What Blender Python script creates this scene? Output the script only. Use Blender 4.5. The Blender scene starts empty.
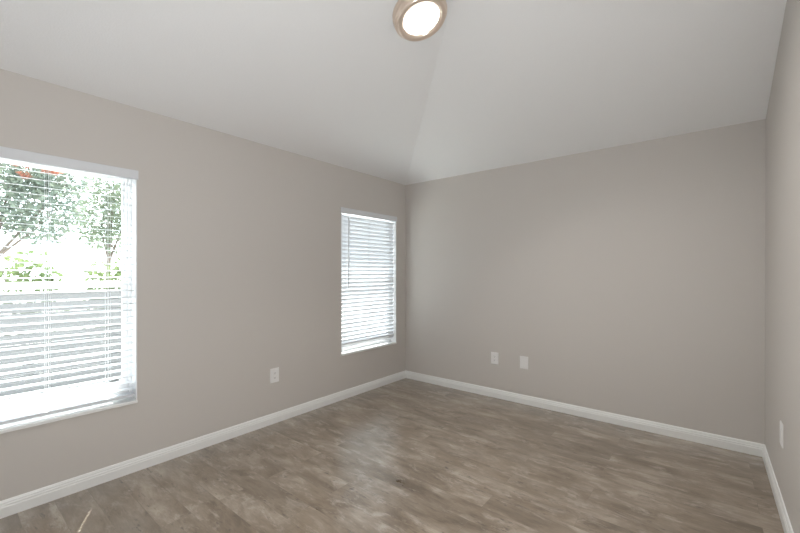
import bpy, bmesh, math, random
from mathutils import Vector, Matrix

sc = bpy.context.scene
C = sc.collection

# ------------------------------------------------------------------ camera, sky, sun, exposure
W, H, SL, YF = 3.306, 2.44, 0.3408, -4.25       # room width, eaves height, ceiling slope, front wall
cam = bpy.data.cameras.new('camera')
cam.sensor_width = 36.0
cam.lens = 380.9 / 800 * 36.0
cam.shift_y = 6.72 / 800
cam.clip_start = 0.02
cam_o = bpy.data.objects.new('camera', cam)
C.objects.link(cam_o)
cam_o.location = (2.9899, -3.7971, 1.3326)
cam_o.rotation_euler = (math.radians(90 - 0.1085), math.radians(0.0), math.radians(39.049))
sc.camera = cam_o

SKY, SUN, LAMP, FILL = 8.2, 20.0, 18.0, 39.0
w = bpy.data.worlds.new('sky')
sc.world = w
w.use_nodes = True
nt = w.node_tree
bg = nt.nodes['Background']
bg.inputs[0].default_value = (0.85, 0.93, 1.0, 1)
bg.inputs[1].default_value = SKY

sun = bpy.data.lights.new('sun', 'SUN')
sun.energy = SUN
sun.color = (1.0, 0.965, 0.91)
sun.angle = math.radians(0.3)
sun_o = bpy.data.objects.new('sun', sun)
C.objects.link(sun_o)
SUN_DIR = Vector((0.9009, -0.434, -1.54))
sun_o.rotation_euler = SUN_DIR.to_track_quat('-Z', 'Y').to_euler()
sun_o.location = (-8, 4, 12)


def portal(name, loc, rot, sx, sy):
    l = bpy.data.lights.new(name, 'AREA')
    l.shape = 'RECTANGLE'
    l.size, l.size_y = sx, sy
    l.cycles.is_portal = True
    o = bpy.data.objects.new(name, l)
    C.objects.link(o)
    o.location, o.rotation_euler = loc, rot
    return o


R90 = math.pi / 2
portal('daylight_portal', (-0.17, -3.372, 1.24), (0, -R90, 0), 1.6, 0.95)
portal('daylight_portal', (-0.17, -0.64, 1.24), (0, -R90, 0), 1.6, 0.95)

# unseen fill light added beside the camera to brighten walls, floor and ceiling
fl = bpy.data.lights.new('added_fill_light', 'AREA')
fl.shape = 'DISK'
fl.size = 0.3
fl.energy = FILL
fl.color = (0.97, 0.985, 1.0)
fl_o = bpy.data.objects.new('added_fill_light', fl)
C.objects.link(fl_o)
fl_o.location = (3.10, -3.60, 1.05)
fl_o.rotation_euler = Vector((-0.77, 0.20, 0.45)).to_track_quat('-Z', 'Y').to_euler()

vs = sc.view_settings
vs.view_transform = 'Standard'
vs.look = 'None'
vs.gamma = 1.0
vs.use_curve_mapping = False
vs.exposure = 0.0
sc.display_settings.display_device = 'sRGB'
sc.cycles.max_bounces = 14
sc.cycles.diffuse_bounces = 8
sc.cycles.transparent_max_bounces = 24
sc.cycles.caustics_reflective = False
sc.cycles.caustics_refractive = False


# ------------------------------------------------------------------ helpers
def new_mat(name):
    m = bpy.data.materials.new(name)
    m.use_nodes = True
    return m, m.node_tree, m.node_tree.nodes['Principled BSDF']


def N(t, kind, **kw):
    n = t.nodes.new(kind)
    for k, v in kw.items():
        setattr(n, k, v)
    return n


def paint(name, col, rough=0.6, bump=0.0, scale=200.0, spec=0.35):
    m, t, b = new_mat(name)
    b.inputs['Base Color'].default_value = (*col, 1)
    b.inputs['Roughness'].default_value = rough
    b.inputs['Specular IOR Level'].default_value = spec
    tc = N(t, 'ShaderNodeTexCoord')
    nz = N(t, 'ShaderNodeTexNoise')
    nz.inputs['Scale'].default_value = scale
    nz.inputs['Detail'].default_value = 3
    t.links.new(tc.outputs['Object'], nz.inputs['Vector'])
    hsv = N(t, 'ShaderNodeMix', data_type='RGBA')
    hsv.inputs[6].default_value = (*[c * 0.985 for c in col], 1)
    hsv.inputs[7].default_value = (*[min(1, c * 1.015) for c in col], 1)
    t.links.new(nz.outputs['Fac'], hsv.inputs[0])
    t.links.new(hsv.outputs[2], b.inputs['Base Color'])
    if bump:
        bp = N(t, 'ShaderNodeBump')
        bp.inputs['Strength'].default_value = bump
        bp.inputs['Distance'].default_value = 0.002
        t.links.new(nz.outputs['Fac'], bp.inputs['Height'])
        t.links.new(bp.outputs['Normal'], b.inputs['Normal'])
    return m


def box(bm, x0, x1, y0, y1, z0, z1):
    vs_ = [bm.verts.new((x, y, z)) for x in (x0, x1) for y in (y0, y1) for z in (z0, z1)]
    for f in ((0, 1, 3, 2), (4, 6, 7, 5), (0, 4, 5, 1), (2, 3, 7, 6), (0, 2, 6, 4), (1, 5, 7, 3)):
        bm.faces.new([vs_[i] for i in f])
    return vs_


def prism(bm, pts, vec):
    """a closed polygon pts swept along vec"""
    a = [bm.verts.new(p) for p in pts]
    b = [bm.verts.new(Vector(p) + Vector(vec)) for p in pts]
    n = len(pts)
    bm.faces.new(a)
    bm.faces.new(list(reversed(b)))
    for i in range(n):
        bm.faces.new([a[i], b[i], b[(i + 1) % n], a[(i + 1) % n]])


def tube(bm, p0, p1, r, n=8, r1=None):
    p0, p1 = Vector(p0), Vector(p1)
    q = (p1 - p0).to_track_quat('Z', 'Y')
    r1 = r if r1 is None else r1
    a, b = [], []
    for i in range(n):
        an = 2 * math.pi * i / n
        d = q @ Vector((math.cos(an), math.sin(an), 0))
        a.append(bm.verts.new(p0 + d * r))
        b.append(bm.verts.new(p1 + d * r1))
    for i in range(n):
        bm.faces.new([a[i], a[(i + 1) % n], b[(i + 1) % n], b[i]])
    bm.faces.new(list(reversed(a)))
    bm.faces.new(b)


def lathe(bm, prof, n=64, cap0=False, cap1=False):
    rings = []
    for r, z in prof:
        if r < 1e-6:
            rings.append([bm.verts.new((0, 0, z))])
        else:
            rings.append([bm.verts.new((r * math.cos(2 * math.pi * i / n), r * math.sin(2 * math.pi * i / n), z)) for i in range(n)])
    for a, b in zip(rings, rings[1:]):
        for i in range(n):
            j = (i + 1) % n
            if len(a) == 1:
                bm.faces.new([a[0], b[i], b[j]])
            elif len(b) == 1:
                bm.faces.new([a[i], b[0], a[j]])
            else:
                bm.faces.new([a[i], b[i], b[j], a[j]])
    if cap0: bm.faces.new(rings[0])
    if cap1: bm.faces.new(rings[-1])


def obj(name, bm, mat, parent=None, bevel=0.0, smooth=False):
    bmesh.ops.recalc_face_normals(bm, faces=bm.faces)
    me = bpy.data.meshes.new(name)
    bm.to_mesh(me)
    bm.free()
    me.materials.append(mat)
    if smooth:
        for p in me.polygons: p.use_smooth = True
    o = bpy.data.objects.new(name, me)
    C.objects.link(o)
    if parent: o.parent = parent
    if bevel:
        md = o.modifiers.new('bevel', 'BEVEL')
        md.width, md.segments, md.limit_method = bevel, 2, 'ANGLE'
        md.angle_limit = math.radians(40)
    return o


def empty(name, loc, rot=(0, 0, 0)):
    o = bpy.data.objects.new(name, None)
    C.objects.link(o)
    o.location, o.rotation_euler = loc, rot
    o.empty_display_size = 0.1
    return o


def tag(o, label, cat, group=None):
    o['label'], o['category'] = label, cat
    if group: o['group'] = group
    return o


def struct(o, label=None):
    o['kind'] = 'structure'
    if label: o['label'] = label
    return o


# ------------------------------------------------------------------ materials
M_WALL = paint('greige_wall_paint', (0.570, 0.542, 0.512), 0.55, 0.10, 260)
M_CEIL = paint('white_ceiling_paint', (0.815, 0.822, 0.83), 0.8, 0.35, 110, 0.2)
M_TRIM = paint('white_gloss_trim', (0.80, 0.81, 0.80), 0.32, 0.0, 40, 0.5)
M_VINYL = paint('white_vinyl', (0.82, 0.83, 0.84), 0.35, 0.0, 30, 0.5)
def mat_slat():
    m = paint('white_slat', (0.82, 0.83, 0.84), 0.40, 0.0, 30, 0.45)
    t = m.node_tree
    b = t.nodes['Principled BSDF']
    out = [n for n in t.nodes if n.type == 'OUTPUT_MATERIAL'][0]
    tr = N(t, 'ShaderNodeBsdfTranslucent')
    tr.inputs[0].default_value = (0.80, 0.82, 0.85, 1)
    mx = N(t, 'ShaderNodeMixShader')
    mx.inputs[0].default_value = 0.22
    t.links.new(b.outputs[0], mx.inputs[1])
    t.links.new(tr.outputs[0], mx.inputs[2])
    t.links.new(mx.outputs[0], out.inputs[0])
    return m


M_SLAT = mat_slat()
M_VAL = paint('pale_valance', (0.68, 0.70, 0.73), 0.40, 0.0, 30, 0.45)
M_PLATE = paint('white_plate', (0.78, 0.775, 0.77), 0.3, 0.0, 50, 0.5)
M_DARK = paint('dark_slot', (0.05, 0.05, 0.05), 0.6, 0.0, 50)
M_CORD = paint('white_cord', (0.72, 0.73, 0.74), 0.8, 0.0, 500)
M_OUT = paint('pale_stucco', (0.70, 0.67, 0.62), 0.9, 0.4, 60)


def mat_glass():
    m = bpy.data.materials.new('window_glass')
    m.use_nodes = True
    t = m.node_tree
    t.nodes.clear()
    out = N(t, 'ShaderNodeOutputMaterial')
    tr = N(t, 'ShaderNodeBsdfTransparent')
    tr.inputs[0].default_value = (0.95, 0.97, 0.965, 1)
    gl = N(t, 'ShaderNodeBsdfGlossy')
    gl.inputs['Roughness'].default_value = 0.02
    fw = N(t, 'ShaderNodeLayerWeight')
    fw.inputs['Blend'].default_value = 0.5
    pw = N(t, 'ShaderNodeMath', operation='POWER')
    pw.inputs[1].default_value = 4.0
    t.links.new(fw.outputs['Facing'], pw.inputs[0])
    lw = N(t, 'ShaderNodeMapRange')
    lw.inputs[3].default_value, lw.inputs[4].default_value = 0.03, 0.9
    t.links.new(pw.outputs[0], lw.inputs[0])
    mx = N(t, 'ShaderNodeMixShader')
    t.links.new(lw.outputs[0], mx.inputs[0])
    t.links.new(tr.outputs[0], mx.inputs[1])
    t.links.new(gl.outputs[0], mx.inputs[2])
    t.links.new(mx.outputs[0], out.inputs[0])
    return m


M_GLASS = mat_glass()


def mat_floor():
    m, t, b = new_mat('weathered_vinyl_plank')
    L = t.links.new
    tc = N(t, 'ShaderNodeTexCoord')
    # plank ids
    br = N(t, 'ShaderNodeTexBrick')
    br.offset, br.offset_frequency = 0.37, 2
    br.inputs['Color1'].default_value = (0, 0, 0, 1)
    br.inputs['Color2'].default_value = (1, 1, 1, 1)
    br.inputs['Mortar'].default_value = (0.5, 0.5, 0.5, 1)
    br.inputs['Scale'].default_value = 1.0
    br.inputs['Mortar Size'].default_value = 0.0009
    br.inputs['Mortar Smooth'].default_value = 0.3
    br.inputs['Brick Width'].default_value = 1.22
    br.inputs['Row Height'].default_value = 0.152
    L(tc.outputs['Object'], br.inputs['Vector'])
    # per-plank shift of the grain
    sh = N(t, 'ShaderNodeVectorMath', operation='MULTIPLY_ADD')
    sh.inputs[1].default_value = (7.3, 3.1, 11.7)
    L(br.outputs['Color'], sh.inputs[0])
    L(tc.outputs['Object'], sh.inputs[2])

    def noise(sx, sy, detail, rough, dist=0.0, src=None):
        mp = N(t, 'ShaderNodeMapping')
        mp.inputs['Scale'].default_value = (sx, sy, 1)
        L((src or sh).outputs[0], mp.inputs['Vector'])
        n = N(t, 'ShaderNodeTexNoise')
        n.inputs['Scale'].default_value = 1
        n.inputs['Detail'].default_value = detail
        n.inputs['Roughness'].default_value = rough
        n.inputs['Distortion'].default_value = dist
        L(mp.outputs[0], n.inputs['Vector'])
        return n

    def ramp(src, stops):
        r = N(t, 'ShaderNodeValToRGB')
        els = r.color_ramp.elements
        els[0].position, els[0].color = stops[0][0], (*stops[0][1], 1)
        els[1].position, els[1].color = stops[-1][0], (*stops[-1][1], 1)
        for p, c in stops[1:-1]:
            e = els.new(p)
            e.color = (*c, 1)
        L(src, r.inputs[0])
        return r

    def mix(fac, a, bb, mode='MIX'):
        x = N(t, 'ShaderNodeMix', data_type='RGBA', blend_type=mode)
        if isinstance(fac, float): x.inputs[0].default_value = fac
        else: L(fac, x.inputs[0])
        for i, v in ((6, a), (7, bb)):
            if isinstance(v, tuple): x.inputs[i].default_value = (*v, 1)
            else: L(v, x.inputs[i])
        return x.outputs[2]

    base = noise(2.8, 7.5, 9, 0.66, 0.4)
    col = ramp(base.outputs['Fac'], [(0.34, (0.140, 0.103, 0.068)), (0.46, (0.232, 0.181, 0.131)),
                                     (0.55, (0.292, 0.237, 0.182)), (0.68, (0.42, 0.360, 0.295))]).outputs[0]
    # pale worn patches
    worn = noise(5.0, 12.0, 9, 0.74, 0.5)
    wf = ramp(worn.outputs['Fac'], [(0.53, (0, 0, 0)), (0.64, (0.58, 0.58, 0.58))]).outputs[0]
    col = mix(wf, col, (0.52, 0.465, 0.41))
    # grey-brown smoky patches
    smoke = noise(2.0, 5.0, 4, 0.6, 0.3)
    sf = ramp(smoke.outputs['Fac'], [(0.50, (0, 0, 0)), (0.70, (0.55, 0.55, 0.55))]).outputs[0]
    col = mix(sf, col, (0.185, 0.148, 0.112))
    # dark cracks and specks along the grain
    crack = noise(13.0, 44.0, 5, 0.7, 0.5)
    cf = ramp(crack.outputs['Fac'], [(0.57, (0, 0, 0)), (0.68, (0.85, 0.85, 0.85))]).outputs[0]
    gate = noise(3.2, 8.0, 2, 0.5)
    gf = ramp(gate.outputs['Fac'], [(0.46, (0, 0, 0)), (0.55, (1, 1, 1))]).outputs[0]
    col = mix(mix(1.0, cf, gf, 'MULTIPLY'), col, (0.075, 0.058, 0.044))
    # fine grain
    grain = noise(14.0, 150.0, 3, 0.6)
    gc = ramp(grain.outputs['Fac'], [(0.3, (0.88, 0.88, 0.88)), (0.7, (1.10, 1.10, 1.10))]).outputs[0]
    col = mix(0.8, col, gc, 'MULTIPLY')
    # plank to plank tone
    tone = ramp(br.outputs['Color'], [(0.0, (0.95, 0.95, 0.95)), (1.0, (1.05, 1.045, 1.04))]).outputs[0]
    col = mix(1.0, col, tone, 'MULTIPLY')
    seam = N(t, 'ShaderNodeMath', operation='MULTIPLY')
    seam.inputs[1].default_value = 0.35
    L(br.outputs['Fac'], seam.inputs[0])
    col = mix(seam.outputs[0], col, (0.09, 0.07, 0.055))
    col = mix(1.0, col, (0.90, 0.89, 0.88), 'MULTIPLY')
    L(col, b.inputs['Base Color'])
    rr = N(t, 'ShaderNodeMapRange')
    rr.inputs[3].default_value, rr.inputs[4].default_value = 0.24, 0.36
    L(base.outputs['Fac'], rr.inputs[0])
    L(rr.outputs[0], b.inputs['Roughness'])
    b.inputs['Coat Weight'].default_value = 0.75
    b.inputs['Coat Roughness'].default_value = 0.24
    b.inputs['Coat IOR'].default_value = 1.5
    b.inputs['Specular IOR Level'].default_value = 1.0
    bp = N(t, 'ShaderNodeBump')
    bp.inputs['Strength'].default_value = 0.06
    bp.inputs['Distance'].default_value = 0.0015
    L(grain.outputs['Fac'], bp.inputs['Height'])
    L(bp.outputs['Normal'], b.inputs['Normal'])
    return m


def mat_leaf(name, c0, c1, trans=0.45):
    m = bpy.data.materials.new(name)
    m.use_nodes = True
    t = m.node_tree
    t.nodes.clear()
    out = N(t, 'ShaderNodeOutputMaterial')
    tc = N(t, 'ShaderNodeTexCoord')
    nz = N(t, 'ShaderNodeTexNoise')
    nz.inputs['Scale'].default_value = 3.5
    nz.inputs['Detail'].default_value = 4
    t.links.new(tc.outputs['Object'], nz.inputs['Vector'])
    rp = N(t, 'ShaderNodeValToRGB')
    rp.color_ramp.elements[0].position, rp.color_ramp.elements[0].color = 0.35, (*c0, 1)
    rp.color_ramp.elements[1].position, rp.color_ramp.elements[1].color = 0.65, (*c1, 1)
    t.links.new(nz.outputs['Fac'], rp.inputs[0])
    d = N(t, 'ShaderNodeBsdfDiffuse')
    tr = N(t, 'ShaderNodeBsdfTranslucent')
    mx = N(t, 'ShaderNodeMixShader')
    mx.inputs[0].default_value = trans
    for s in (d, tr): t.links.new(rp.outputs[0], s.inputs[0])
    t.links.new(d.outputs[0], mx.inputs[1])
    t.links.new(tr.outputs[0], mx.inputs[2])
    t.links.new(mx.outputs[0], out.inputs[0])
    return m


def mat_metal():
    m, t, b = new_mat('brushed_nickel')
    b.inputs['Base Color'].default_value = (0.76, 0.64, 0.54, 1)
    b.inputs['Metallic'].default_value = 0.6
    b.inputs['Roughness'].default_value = 0.28
    tc = N(t, 'ShaderNodeTexCoord')
    nz = N(t, 'ShaderNodeTexNoise')
    nz.inputs['Scale'].default_value = 90
    t.links.new(tc.outputs['Object'], nz.inputs['Vector'])
    bp = N(t, 'ShaderNodeBump')
    bp.inputs['Strength'].default_value = 0.05
    t.links.new(nz.outputs['Fac'], bp.inputs['Height'])
    t.links.new(bp.outputs['Normal'], b.inputs['Normal'])
    return m


def mat_lamp():
    m, t, b = new_mat('lit_diffuser')
    b.inputs['Base Color'].default_value = (0.9, 0.9, 0.88, 1)
    b.inputs['Emission Color'].default_value = (1.0, 0.965, 0.92, 1)
    b.inputs['Emission Strength'].default_value = 9.0
    return m


M_FLOOR, M_METAL, M_LAMP = mat_floor(), mat_metal(), mat_lamp()
M_BARK = paint('grey_bark', (0.13, 0.105, 0.085), 0.9, 0.5, 25)
M_FENCE = paint('weathered_grey_boards', (0.125, 0.125, 0.125), 0.85, 0.5, 35)
M_GROUND = paint('pale_gravel', (0.54, 0.53, 0.505), 0.95, 0.4, 18)

# ------------------------------------------------------------------ the room shell
T = 0.15
WIN = {1: (-3.822, -2.922), 2: (-1.091, -0.189)}
Z0, Z1 = 0.462, 2.016

bm = bmesh.new()
prism(bm, [(0, 0, 0), (W, 0, 0), (W, YF, 0), (0, YF, 0)], (0, 0, -0.12))
struct(obj('floor', bm, M_FLOOR), 'weathered brown vinyl plank floor')

bm = bmesh.new()
ys = [YF, WIN[1][0], WIN[1][1], WIN[2][0], WIN[2][1], 0.0]
for i in range(5):
    if i % 2 == 0:
        box(bm, -T, 0, ys[i], ys[i + 1], -0.12, H)
    else:
        box(bm, -T, 0, ys[i], ys[i + 1], -0.12, Z0)
        box(bm, -T, 0, ys[i], ys[i + 1], Z1, H)
struct(obj('wall_left', bm, M_WALL))

bm = bmesh.new()
box(bm, -T, W + T, 0, T, -0.12, H)
struct(obj('wall_back', bm, M_WALL))

ZT = H + SL * W
bm = bmesh.new()
prism(bm, [(W, 0, -0.12), (W, 0, H), (W, -W, ZT), (W, YF, ZT), (W, YF, -0.12)], (T, 0, 0))
struct(obj('wall_right', bm, M_WALL))

bm = bmesh.new()
prism(bm, [(-T, YF, -0.12), (-T, YF, H - SL * T), (W + T, YF, ZT), (W + T, YF, -0.12)], (0, -0.12, 0))
struct(obj('wall_front', bm, M_WALL))

# hipped ceiling: one plane rising from the left wall, one rising from the back wall
bm = bmesh.new()
prism(bm, [(0, 0, H), (W, -W, ZT), (W, YF, ZT), (0, YF, H)], (0, 0, 0.14))
prism(bm, [(0, 0, H), (W, 0, H), (W, -W, ZT)], (0, 0, 0.14))
struct(obj('ceiling', bm, M_CEIL), 'white hipped ceiling sloping down to the left and back walls')

# roof overhang outside, shading the tops of the windows
bm = bmesh.new()
prism(bm, [(-T, 0.3, H + 0.05), (-T - 0.41, 0.3, H - 0.06), (-T - 0.41, 0.3, H - 0.16), (-T, 0.3, H - 0.12)], (0, -4.8, 0))
struct(obj('trim_1', bm, M_OUT))

# baseboards
PROF = [(0, 0), (0.015, 0), (0.015, 0.052), (0.0125, 0.057), (0.0125, 0.066), (0.009, 0.071), (0.009, 0.078), (0.005, 0.088), (0, 0.09)]


def baseboard(name, fn, l0, l1, m0, m1):
    """fn(t, along, z) -> point; m0/m1: mitre inwards at each end"""
    bm = bmesh.new()
    a = [bm.verts.new(fn(t, l0 + m0 * t, z)) for t, z in PROF]
    b = [bm.verts.new(fn(t, l1 - m1 * t, z)) for t, z in PROF]
    n = len(PROF)
    bm.faces.new(a)
    bm.faces.new(list(reversed(b)))
    for i in range(n):
        bm.faces.new([a[i], b[i], b[(i + 1) % n], a[(i + 1) % n]])
    return struct(obj(name, bm, M_TRIM))


baseboard('baseboard_left', lambda t, l, z: (t, -l, z), 0, -YF, 1, 0)
baseboard('baseboard_back', lambda t, l, z: (l, -t, z), 0, W, 1, 1)
baseboard('baseboard_right', lambda t, l, z: (W - t, -l, z), 0, -YF, 1, 0)


# ------------------------------------------------------------------ windows (setting)
def window(n):
    y0, y1 = WIN[n]
    root = struct(empty('window_%d' % n, (0, (y0 + y1) / 2, Z0)))
    hw = (y1 - y0) / 2
    hh = Z1 - Z0
    # white returns lining the opening
    bm = bmesh.new()
    for s in (-1, 1):
        a, b = sorted((s * hw, s * (hw - 0.006)))
        box(bm, -0.10, 0.004, a, b, 0.0, hh)
    box(bm, -0.10, 0.004, -hw, hw, hh - 0.006, hh)
    obj('window_casing', bm, M_VINYL, root)
    # sill board
    bm = bmesh.new()
    box(bm, -0.10, 0.016, -hw, hw, -0.004, 0.016)
    obj('window_sill', bm, M_TRIM, root, 0.004)
    # outer vinyl frame, stepped
    bm = bmesh.new()
    for s in (-1, 1):
        a, b = sorted((s * (hw - 0.006), s * (hw - 0.024)))
        box(bm, -0.150, -0.085, a, b, 0.016, hh)
        a, b = sorted((s * (hw - 0.024), s * (hw - 0.033)))
        box(bm, -0.150, -0.100, a, b, 0.016, hh)
    box(bm, -0.150, -0.085, -hw, hw, hh - 0.04, hh)
    box(bm, -0.150, -0.085, -hw, hw, 0.016, 0.040)
    obj('window_frame', bm, M_VINYL, root, 0.003)
    mid = 0.775
    iw = hw - 0.030
    # upper sash (outer track) and lower sash (inner track)
    for nm, xa, xb, za, zb, st in (('upper_sash', -0.140, -0.122, mid - 0.005, hh - 0.03, 0.020),
                                   ('lower_sash', -0.120, -0.098, 0.036, mid + 0.040, 0.026)):
        bm = bmesh.new()
        for s in (-1, 1):
            a, b = sorted((s * iw, s * (iw - st)))
            box(bm, xa, xb, a, b, za, zb)
        top = 0.044 if nm == 'lower_sash' else 0.03
        box(bm, xa, xb, -iw + st, iw - st, zb - top, zb)
        box(bm, xa, xb, -iw + st, iw - st, za, za + (0.062 if nm == 'lower_sash' else 0.04))
        sash = obj(nm, bm, M_VINYL, root, 0.003)
        bm = bmesh.new()
        xm = (xa + xb) / 2
        box(bm, xm - 0.0015, xm + 0.0015, -iw + st, iw - st, za + 0.03, zb - 0.03)
        obj('window_pane', bm, M_GLASS, sash)
        if nm == 'lower_sash':
            bm = bmesh.new()
            box(bm, -0.100, -0.086, -0.05, 0.05, mid + 0.018, mid + 0.032)
            obj('sash_lock', bm, M_VINYL, sash, 0.004)
    # white block in the lower right corner of the frame
    bm = bmesh.new()
    yc = hw - 0.066
    xb, zb_ = -0.098, 0.074
    prism(bm, [(xb, yc - 0.036, zb_), (xb, yc + 0.034, zb_), (xb, yc + 0.030, zb_ + 0.052), (xb, yc - 0.014, zb_ + 0.058), (xb, yc - 0.028, zb_ + 0.042)], (0.030, 0, 0))
    obj('corner_block', bm, M_VINYL, root, 0.005)
    return root


window(1)
window(2)


# ------------------------------------------------------------------ blinds
def slats_mesh(bm, hw, zs, tilt, holes, cx, slot=True):
    """flat slats, outer edge tilted up by tilt, with a routed slot at every cord"""
    hwid = 0.0218 if slot else 0.0245
    ct, st = math.cos(tilt), math.sin(tilt)
    hy, hx = 0.0070, 0.0085
    cuts = [-hw]
    for h in sorted(holes):
        cuts += [h - hy, h + hy]
    cuts.append(hw)
    us = (-hwid, -0.015, -hx, hx, 0.015, hwid)
    mid = 2

    for z in zs:
        def P(u, v, y):                     # u towards the room, v up
            return (cx + u * ct + v * st, y, z - u * st + v * ct)
        V = {(i, j): bm.verts.new(P(u, 0.0012 * (1 - (u / hwid) ** 2), y)) for i, y in enumerate(cuts) for j, u in enumerate(us)}
        for i in range(len(cuts) - 1):
            for j in range(len(us) - 1):
                if slot and i % 2 == 1 and j == mid: continue
                bm.faces.new([V[i, j], V[i + 1, j], V[i + 1, j + 1], V[i, j + 1]])


def blind(n, tilt, cords, wand_y, label, lift=0.0):
    y0, y1 = WIN[n]
    yc = (y0 + y1) / 2
    root = tag(empty('venetian_blind', (0, yc, Z0 + 0.02)), label, 'blind', 'white slatted blinds on the left wall windows')
    bz = Z0 + 0.02
    hw = (y1 - y0) / 2 - 0.011
    cx = -0.034
    holes = [c - yc for c in cords]
    zs = [0.070 + lift + 0.044 * k for k in range(32)]
    zs = [z for z in zs if z + bz < 1.945]
    bm = bmesh.new()
    slats_mesh(bm, hw, zs, tilt, holes, cx, n == 1)
    sl = obj('slats', bm, M_SLAT, root)
    md = sl.modifiers.new('thickness', 'SOLIDIFY')
    md.thickness = 0.0022
    md.offset = 0
    # bottom rail
    bm = bmesh.new()
    ct, st = math.cos(tilt), math.sin(tilt)
    pts = []
    for u, v in ((-0.025, -0.009), (0.025, -0.009), (0.025, 0.009), (-0.025, 0.009)):
        pts.append((cx + u * ct + v * st, -hw, 0.030 + lift - u * st + v * ct))
    prism(bm, pts, (0, 2 * hw, 0))
    obj('bottom_rail', bm, M_VAL, root, 0.003)
    # head rail and valance
    top = Z1 - bz
    bm = bmesh.new()
    box(bm, -0.062, -0.008, -hw, hw, top - 0.055, top - 0.008)
    obj('head_rail', bm, M_SLAT, root)
    bm = bmesh.new()
    vw = (y1 - y0) / 2 + 0.006
    prof = [(0.0045, 0.0), (0.012, 0.0), (0.014, 0.002), (0.014, 0.058), (0.012, 0.060), (0.0045, 0.060)]
    prism(bm, [(x, -vw, top - 0.060 + z) for x, z in prof], (0, 2 * vw, 0))
    obj('valance', bm, M_VAL, root)
    # ladder cords
    for h in holes:
        bm = bmesh.new()
        for u in (-0.0250, 0.0250):
            for dy in (-0.0085, 0.0085):
                tube(bm, (cx + u * ct, h + dy, 0.035 + lift - u * st), (cx + u * ct, h + dy, top - 0.05 - u * st), 0.0007, 5)
        for z in zs:
            for dy in (-0.0085, 0.0085):
                tube(bm, (cx - 0.0250 * ct, h + dy, z - 0.0022 + 0.0250 * st), (cx + 0.0250 * ct, h + dy, z - 0.0022 - 0.0250 * st), 0.0004, 4)
        obj('ladder_cord', bm, M_CORD, root)
    # tilt wand
    bm = bmesh.new()
    wx, wy = 0.006, wand_y - yc
    tube(bm, (wx - 0.004, wy, top - 0.058), (wx, wy, top - 0.10), 0.0018, 8)
    tube(bm, (wx, wy, top - 0.10), (wx, wy, top - 0.80), 0.0065, 8)
    wnd = obj('tilt_wand', bm, M_SLAT, root, 0, True)
    bm = bmesh.new()
    tube(bm, (wx, wy, top - 0.845), (wx, wy, top - 0.795), 0.0090, 10, 0.0075)
    obj('wand_tip', bm, M_SLAT, wnd)
    return root


blind(1, math.radians(7), (-3.363, -3.073, -3.660), -3.72, 'white slatted blind with slats open on the left window, garden visible through it')
blind(2, math.radians(-59), (-1.010, -0.640, -0.270), -0.985, 'white slatted blind with slats nearly shut on the window beside the far corner', 0.045)

# ------------------------------------------------------------------ ceiling light
fx, fy = 1.570, -1.858
nrm = Vector((SL, 0, -1)).normalized()
fix = empty('ceiling_light', (fx, fy, H + SL * fx))
fix.rotation_euler = nrm.to_track_quat('Z', 'Y').to_euler()
tag(fix, 'round flush mounted ceiling light with warm nickel rim, switched on', 'ceiling light')
bm = bmesh.new()
lathe(bm, [(0.0, 0.0), (0.172, 0.0), (0.174, 0.006), (0.174, 0.020), (0.168, 0.025), (0.168, 0.030), (0.172, 0.034), (0.172, 0.048),
           (0.166, 0.055), (0.161, 0.057), (0.160, 0.064), (0.157, 0.070), (0.150, 0.0745), (0.140, 0.0735), (0.119, 0.0690), (0.1165, 0.056), (0.0, 0.056)], 96)
ring = obj('metal_rim', bm, M_METAL, fix, 0, True)
bm = bmesh.new()
lathe(bm, [(0.1165, 0.058), (0.113, 0.0595), (0.10, 0.0610), (0.06, 0.062), (0.02, 0.0625), (0.0, 0.0625)], 72)
obj('diffuser', bm, M_LAMP, fix, 0, True)

bulb = bpy.data.lights.new('lamp_glow', 'AREA')
bulb.shape = 'DISK'
bulb.size = 0.22
bulb.energy = LAMP
bulb.color = (1.0, 0.965, 0.92)
bulb.spread = math.radians(125)
bulb_o = bpy.data.objects.new('lamp_glow', bulb)
C.objects.link(bulb_o)
bulb_o.parent = fix
bulb_o.location = (0, 0, 0.066)
bulb_o.rotation_euler = (math.pi, 0, 0)


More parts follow.
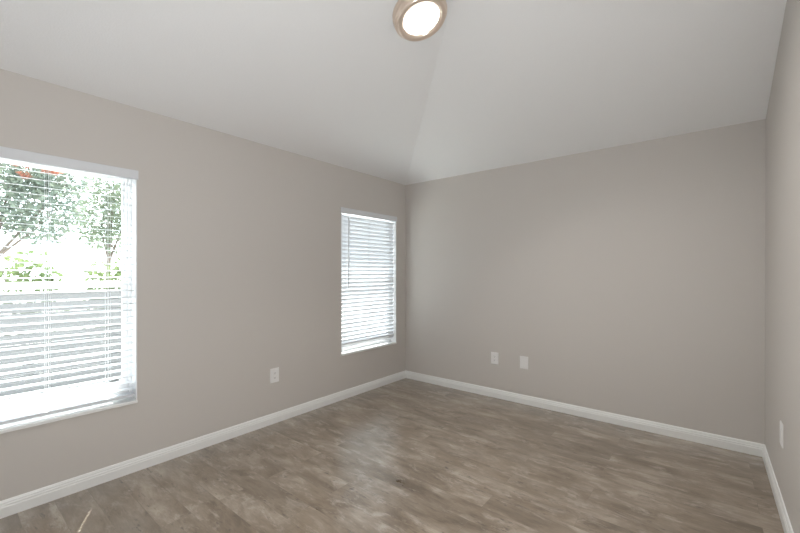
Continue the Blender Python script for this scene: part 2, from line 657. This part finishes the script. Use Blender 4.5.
# ------------------------------------------------------------------ wall plates
def plate(name, loc, rz, wdt, hgt, label, cat, kind):
    """local x to the right on the wall, local -y out of the wall"""
    root = tag(empty(name, loc, (0, 0, rz)), label, cat)
    bm = bmesh.new()
    a, b = wdt / 2, hgt / 2
    v = []
    for d, s in ((0.0, 0.0), (-0.003, 0.0), (-0.006, 0.004)):
        v.append([bm.verts.new((sx * (a - s), d, sz * (b - s))) for sx, sz in ((-1, -1), (1, -1), (1, 1), (-1, 1))])
    for p, q in zip(v, v[1:]):
        for i in range(4):
            bm.faces.new([p[i], p[(i + 1) % 4], q[(i + 1) % 4], q[i]])
    bm.faces.new(v[0])
    bm.faces.new(v[-1])
    obj('cover_plate', bm, M_PLATE, root)
    if kind == 'duplex':
        for s in (-1, 1):
            bm = bmesh.new()
            cz = s * 0.0205
            pts = []
            for i in range(24):
                an = 2 * math.pi * i / 24
                pts.append((0.0175 * math.cos(an), -0.006, cz + max(-0.0135, min(0.0135, 0.0175 * math.sin(an)))))
            prism(bm, pts, (0, -0.0016, 0))
            r = obj('receptacle', bm, M_PLATE, root)
            bm = bmesh.new()
            box(bm, -0.0075, -0.0055, -0.0079, -0.0074, cz - 0.002, cz + 0.007)
            box(bm, 0.0055, 0.0075, -0.0079, -0.0074, cz - 0.001, cz + 0.006)
            prism(bm, [(0.0025 * math.cos(k * math.pi / 6), -0.0079, cz - 0.007 + 0.0025 * math.sin(k * math.pi / 6)) for k in range(12)], (0, 0.0005, 0))
            obj('slot', bm, M_DARK, r)
        bm = bmesh.new()
        tube(bm, (0, -0.0055, 0), (0, -0.0070, 0), 0.0032, 12)
        obj('screw', bm, M_PLATE, root)
    else:
        bm = bmesh.new()
        box(bm, -0.0165, 0.0165, -0.0078, -0.0060, -0.0335, 0.0335)
        obj('insert', bm, M_PLATE, root, 0.001)
        for s in (-1, 1):
            bm = bmesh.new()
            tube(bm, (0, -0.0055, s * 0.048), (0, -0.0070, s * 0.048), 0.003, 12)
            obj('screw', bm, M_PLATE, root)
    return root


plate('electrical_outlet', (0, -1.878, 0.421), R90, 0.086, 0.127, 'white outlet plate on the window wall, between the two windows', 'outlet', 'duplex')
plate('electrical_outlet', (1.214, 0, 0.417), 0, 0.084, 0.127, 'white plate on the back wall, the one nearer the corner', 'outlet', 'duplex')
plate('wall_plate', (1.533, 0, 0.418), 0, 0.086, 0.127, 'white plate on the back wall, the one farther from the corner', 'wall plate', 'insert')
plate('wall_plate', (W, -0.825, 0.436), -R90, 0.086, 0.127, 'white plate low on the right wall above its baseboard', 'wall plate', 'insert')

# ------------------------------------------------------------------ the garden outside
GZ = -0.17
bm = bmesh.new()
prism(bm, [(-40, -30, GZ), (20, -30, GZ), (20, 30, GZ), (-40, 30, GZ)], (0, 0, -0.1))
struct(obj('ground', bm, M_GROUND), 'pale sunlit ground outside the windows')

# board fence
FX, FT = -3.35, 1.10
fence = tag(empty('garden_fence', (FX, -2.2, GZ)), 'weathered grey board fence outside the left window', 'fence')
rnd = random.Random(4)
bm = bmesh.new()
z = 0.03
while z < FT - GZ - 0.05:
    hgt = 0.118
    dx = rnd.uniform(-0.004, 0.004)
    box(bm, -0.012 + dx, 0.012 + dx, -3.6, 3.6, z, min(z + hgt, FT - GZ - 0.02))
    z += hgt + 0.006
obj('board_panel', bm, M_FENCE, fence)
for yy in (-3.5, -1.75, 0.0, 1.75, 3.5):
    bm = bmesh.new()
    box(bm, -0.105, -0.016, yy - 0.045, yy + 0.045, 0.0, FT - GZ - 0.03)
    obj('post', bm, M_FENCE, fence)
bm = bmesh.new()
box(bm, -0.11, 0.02, -3.62, 3.62, FT - GZ - 0.02, FT - GZ)
obj('cap_rail', bm, M_FENCE, fence)


def leaves(bm, rnd, centre, rad, n, size, shell=0.35, flat=0.0):
    cx_, cy_, cz_ = centre
    for _ in range(n):
        while True:
            p = Vector((rnd.uniform(-1, 1), rnd.uniform(-1, 1), rnd.uniform(-1, 1)))
            if shell < p.length < 1: break
        p = Vector((cx_ + p.x * rad[0], cy_ + p.y * rad[1], cz_ + p.z * rad[2]))
        d = Vector((rnd.gauss(0, 1), rnd.gauss(0, 1), rnd.gauss(0, 0.7))).normalized()
        s = d.cross(Vector((rnd.gauss(0, 1), rnd.gauss(0, 1), rnd.gauss(0, 1)))).normalized()
        up = d.cross(s)
        L_ = size * rnd.uniform(0.6, 1.25)
        wd = L_ * 0.28
        a = bm.verts.new(p - d * L_ / 2)
        b = bm.verts.new(p + d * L_ / 2 - up * L_ * 0.08)
        m1 = bm.verts.new(p + s * wd + up * L_ * 0.07)
        m2 = bm.verts.new(p - s * wd + up * L_ * 0.07)
        c = bm.verts.new(p)
        bm.faces.new([a, m1, c]); bm.faces.new([m1, b, c]); bm.faces.new([b, m2, c]); bm.faces.new([m2, a, c])


L_BLUE = mat_leaf('blue_green_leaves', (0.125, 0.158, 0.132), (0.215, 0.245, 0.190))
L_PALE = mat_leaf('pale_green_leaves', (0.145, 0.178, 0.128), (0.235, 0.270, 0.190))
L_LIME = mat_leaf('yellow_green_leaves', (0.100, 0.140, 0.060), (0.19, 0.235, 0.110))
L_RED = mat_leaf('red_blossom', (0.27, 0.11, 0.075), (0.33, 0.16, 0.11))


def tree(name, loc, seed, crowns, nleaf, size, mat, height, label, red=()):
    rnd = random.Random(seed)
    root = tag(empty(name, loc), label, 'tree', 'trees beyond the fence')
    bm = bmesh.new()
    pts = [Vector((0, 0, 0))]
    for k in range(1, 6):
        pts.append(Vector((rnd.uniform(-0.06, 0.06), rnd.uniform(-0.06, 0.06), height * k / 5)))
    for k in range(5):
        tube(bm, pts[k], pts[k + 1], 0.085 * (1 - k * 0.13), 10, 0.085 * (1 - (k + 1) * 0.13))
    for c, r, share in crowns:
        tube(bm, pts[3], Vector(c) - Vector((0, 0, r[2] * 0.4)), 0.035, 7, 0.014)
        for _ in range(4):
            e = Vector(c) + Vector((rnd.uniform(-0.6, 0.6) * r[0], rnd.uniform(-0.6, 0.6) * r[1], rnd.uniform(-0.3, 0.7) * r[2]))
            tube(bm, Vector(c) - Vector((0, 0, r[2] * 0.4)), e, 0.014, 5, 0.005)
    obj('trunk', bm, M_BARK, root)
    bm = bmesh.new()
    for c, r, share in crowns:
        leaves(bm, rnd, c, r, int(nleaf * share), size)
    obj('foliage', bm, mat, root)
    if red:
        bm = bmesh.new()
        for c, r, n in red:
            leaves(bm, rnd, c, r, n, size * 0.8, 0.0)
        obj('blossom', bm, L_RED, root)
    return root


g = GZ
tree('broad_tree', (-8.6, -3.0, GZ), 11,
     [((0, 0, 3.1), (1.0, 1.0, 0.8), 0.30), ((0.2, 0.75, 2.9), (0.8, 0.75, 0.85), 0.28), ((0.1, 0.3, 3.9), (0.9, 0.9, 0.7), 0.28), ((0.0, -0.9, 3.3), (0.9, 0.8, 0.9), 0.2), ((0.1, 1.1, 3.6), (0.5, 0.5, 0.4), 0.08)],
     6200, 0.115, L_BLUE, 2.9, 'blue green broad leaved tree with red blossoms, left behind the fence',
     [((0.95, 0.35, 3.66), (0.1, 0.16, 0.07), 60), ((0.95, 0.80, 3.60), (0.1, 0.16, 0.08), 60), ((1.0, 0.38, 3.45), (0.1, 0.1, 0.07), 44)])
tree('slender_tree', (-9.6, -0.75, GZ), 23,
     [((0, -0.2, 3.0), (0.7, 0.6, 0.75), 0.34), ((0.1, 0.35, 3.3), (0.7, 0.55, 0.8), 0.30), ((0, 0.1, 4.0), (0.6, 0.7, 0.6), 0.22), ((0.1, 0.0, 2.35), (0.6, 0.75, 0.4), 0.14)],
     4200, 0.105, L_PALE, 3.0, 'pale green slender tree standing right of the broad tree behind the fence')
rnd = random.Random(77)
for i, (yy, hh) in enumerate(((-2.95, 1.74), (-2.05, 1.66))):
    x0 = -4.05
    which = ('yellow green shrub looking over the fence below the broad tree', 'yellow green shrub looking over the fence below the slender tree')[i]
    sh = tag(empty('garden_shrub', (x0, yy, GZ)), which, 'shrub', 'shrubs behind the fence')
    bm = bmesh.new()
    for _ in range(9):
        e = Vector((rnd.uniform(-0.2, 0.2), rnd.uniform(-0.38, 0.38), rnd.uniform(0.95, 1.0) * hh))
        tube(bm, (rnd.uniform(-0.05, 0.05), rnd.uniform(-0.08, 0.08), 0), e, 0.010, 5, 0.003)
    obj('stems', bm, M_BARK, sh)
    bm = bmesh.new()
    leaves(bm, rnd, (0, 0, hh * 0.60), (0.26, 0.42, hh * 0.38), 420, 0.10, 0.2)
    leaves(bm, rnd, (0, 0, hh * 0.80), (0.22, 0.38, hh * 0.25), 240, 0.10, 0.1)
    obj('foliage', bm, L_LIME, sh)
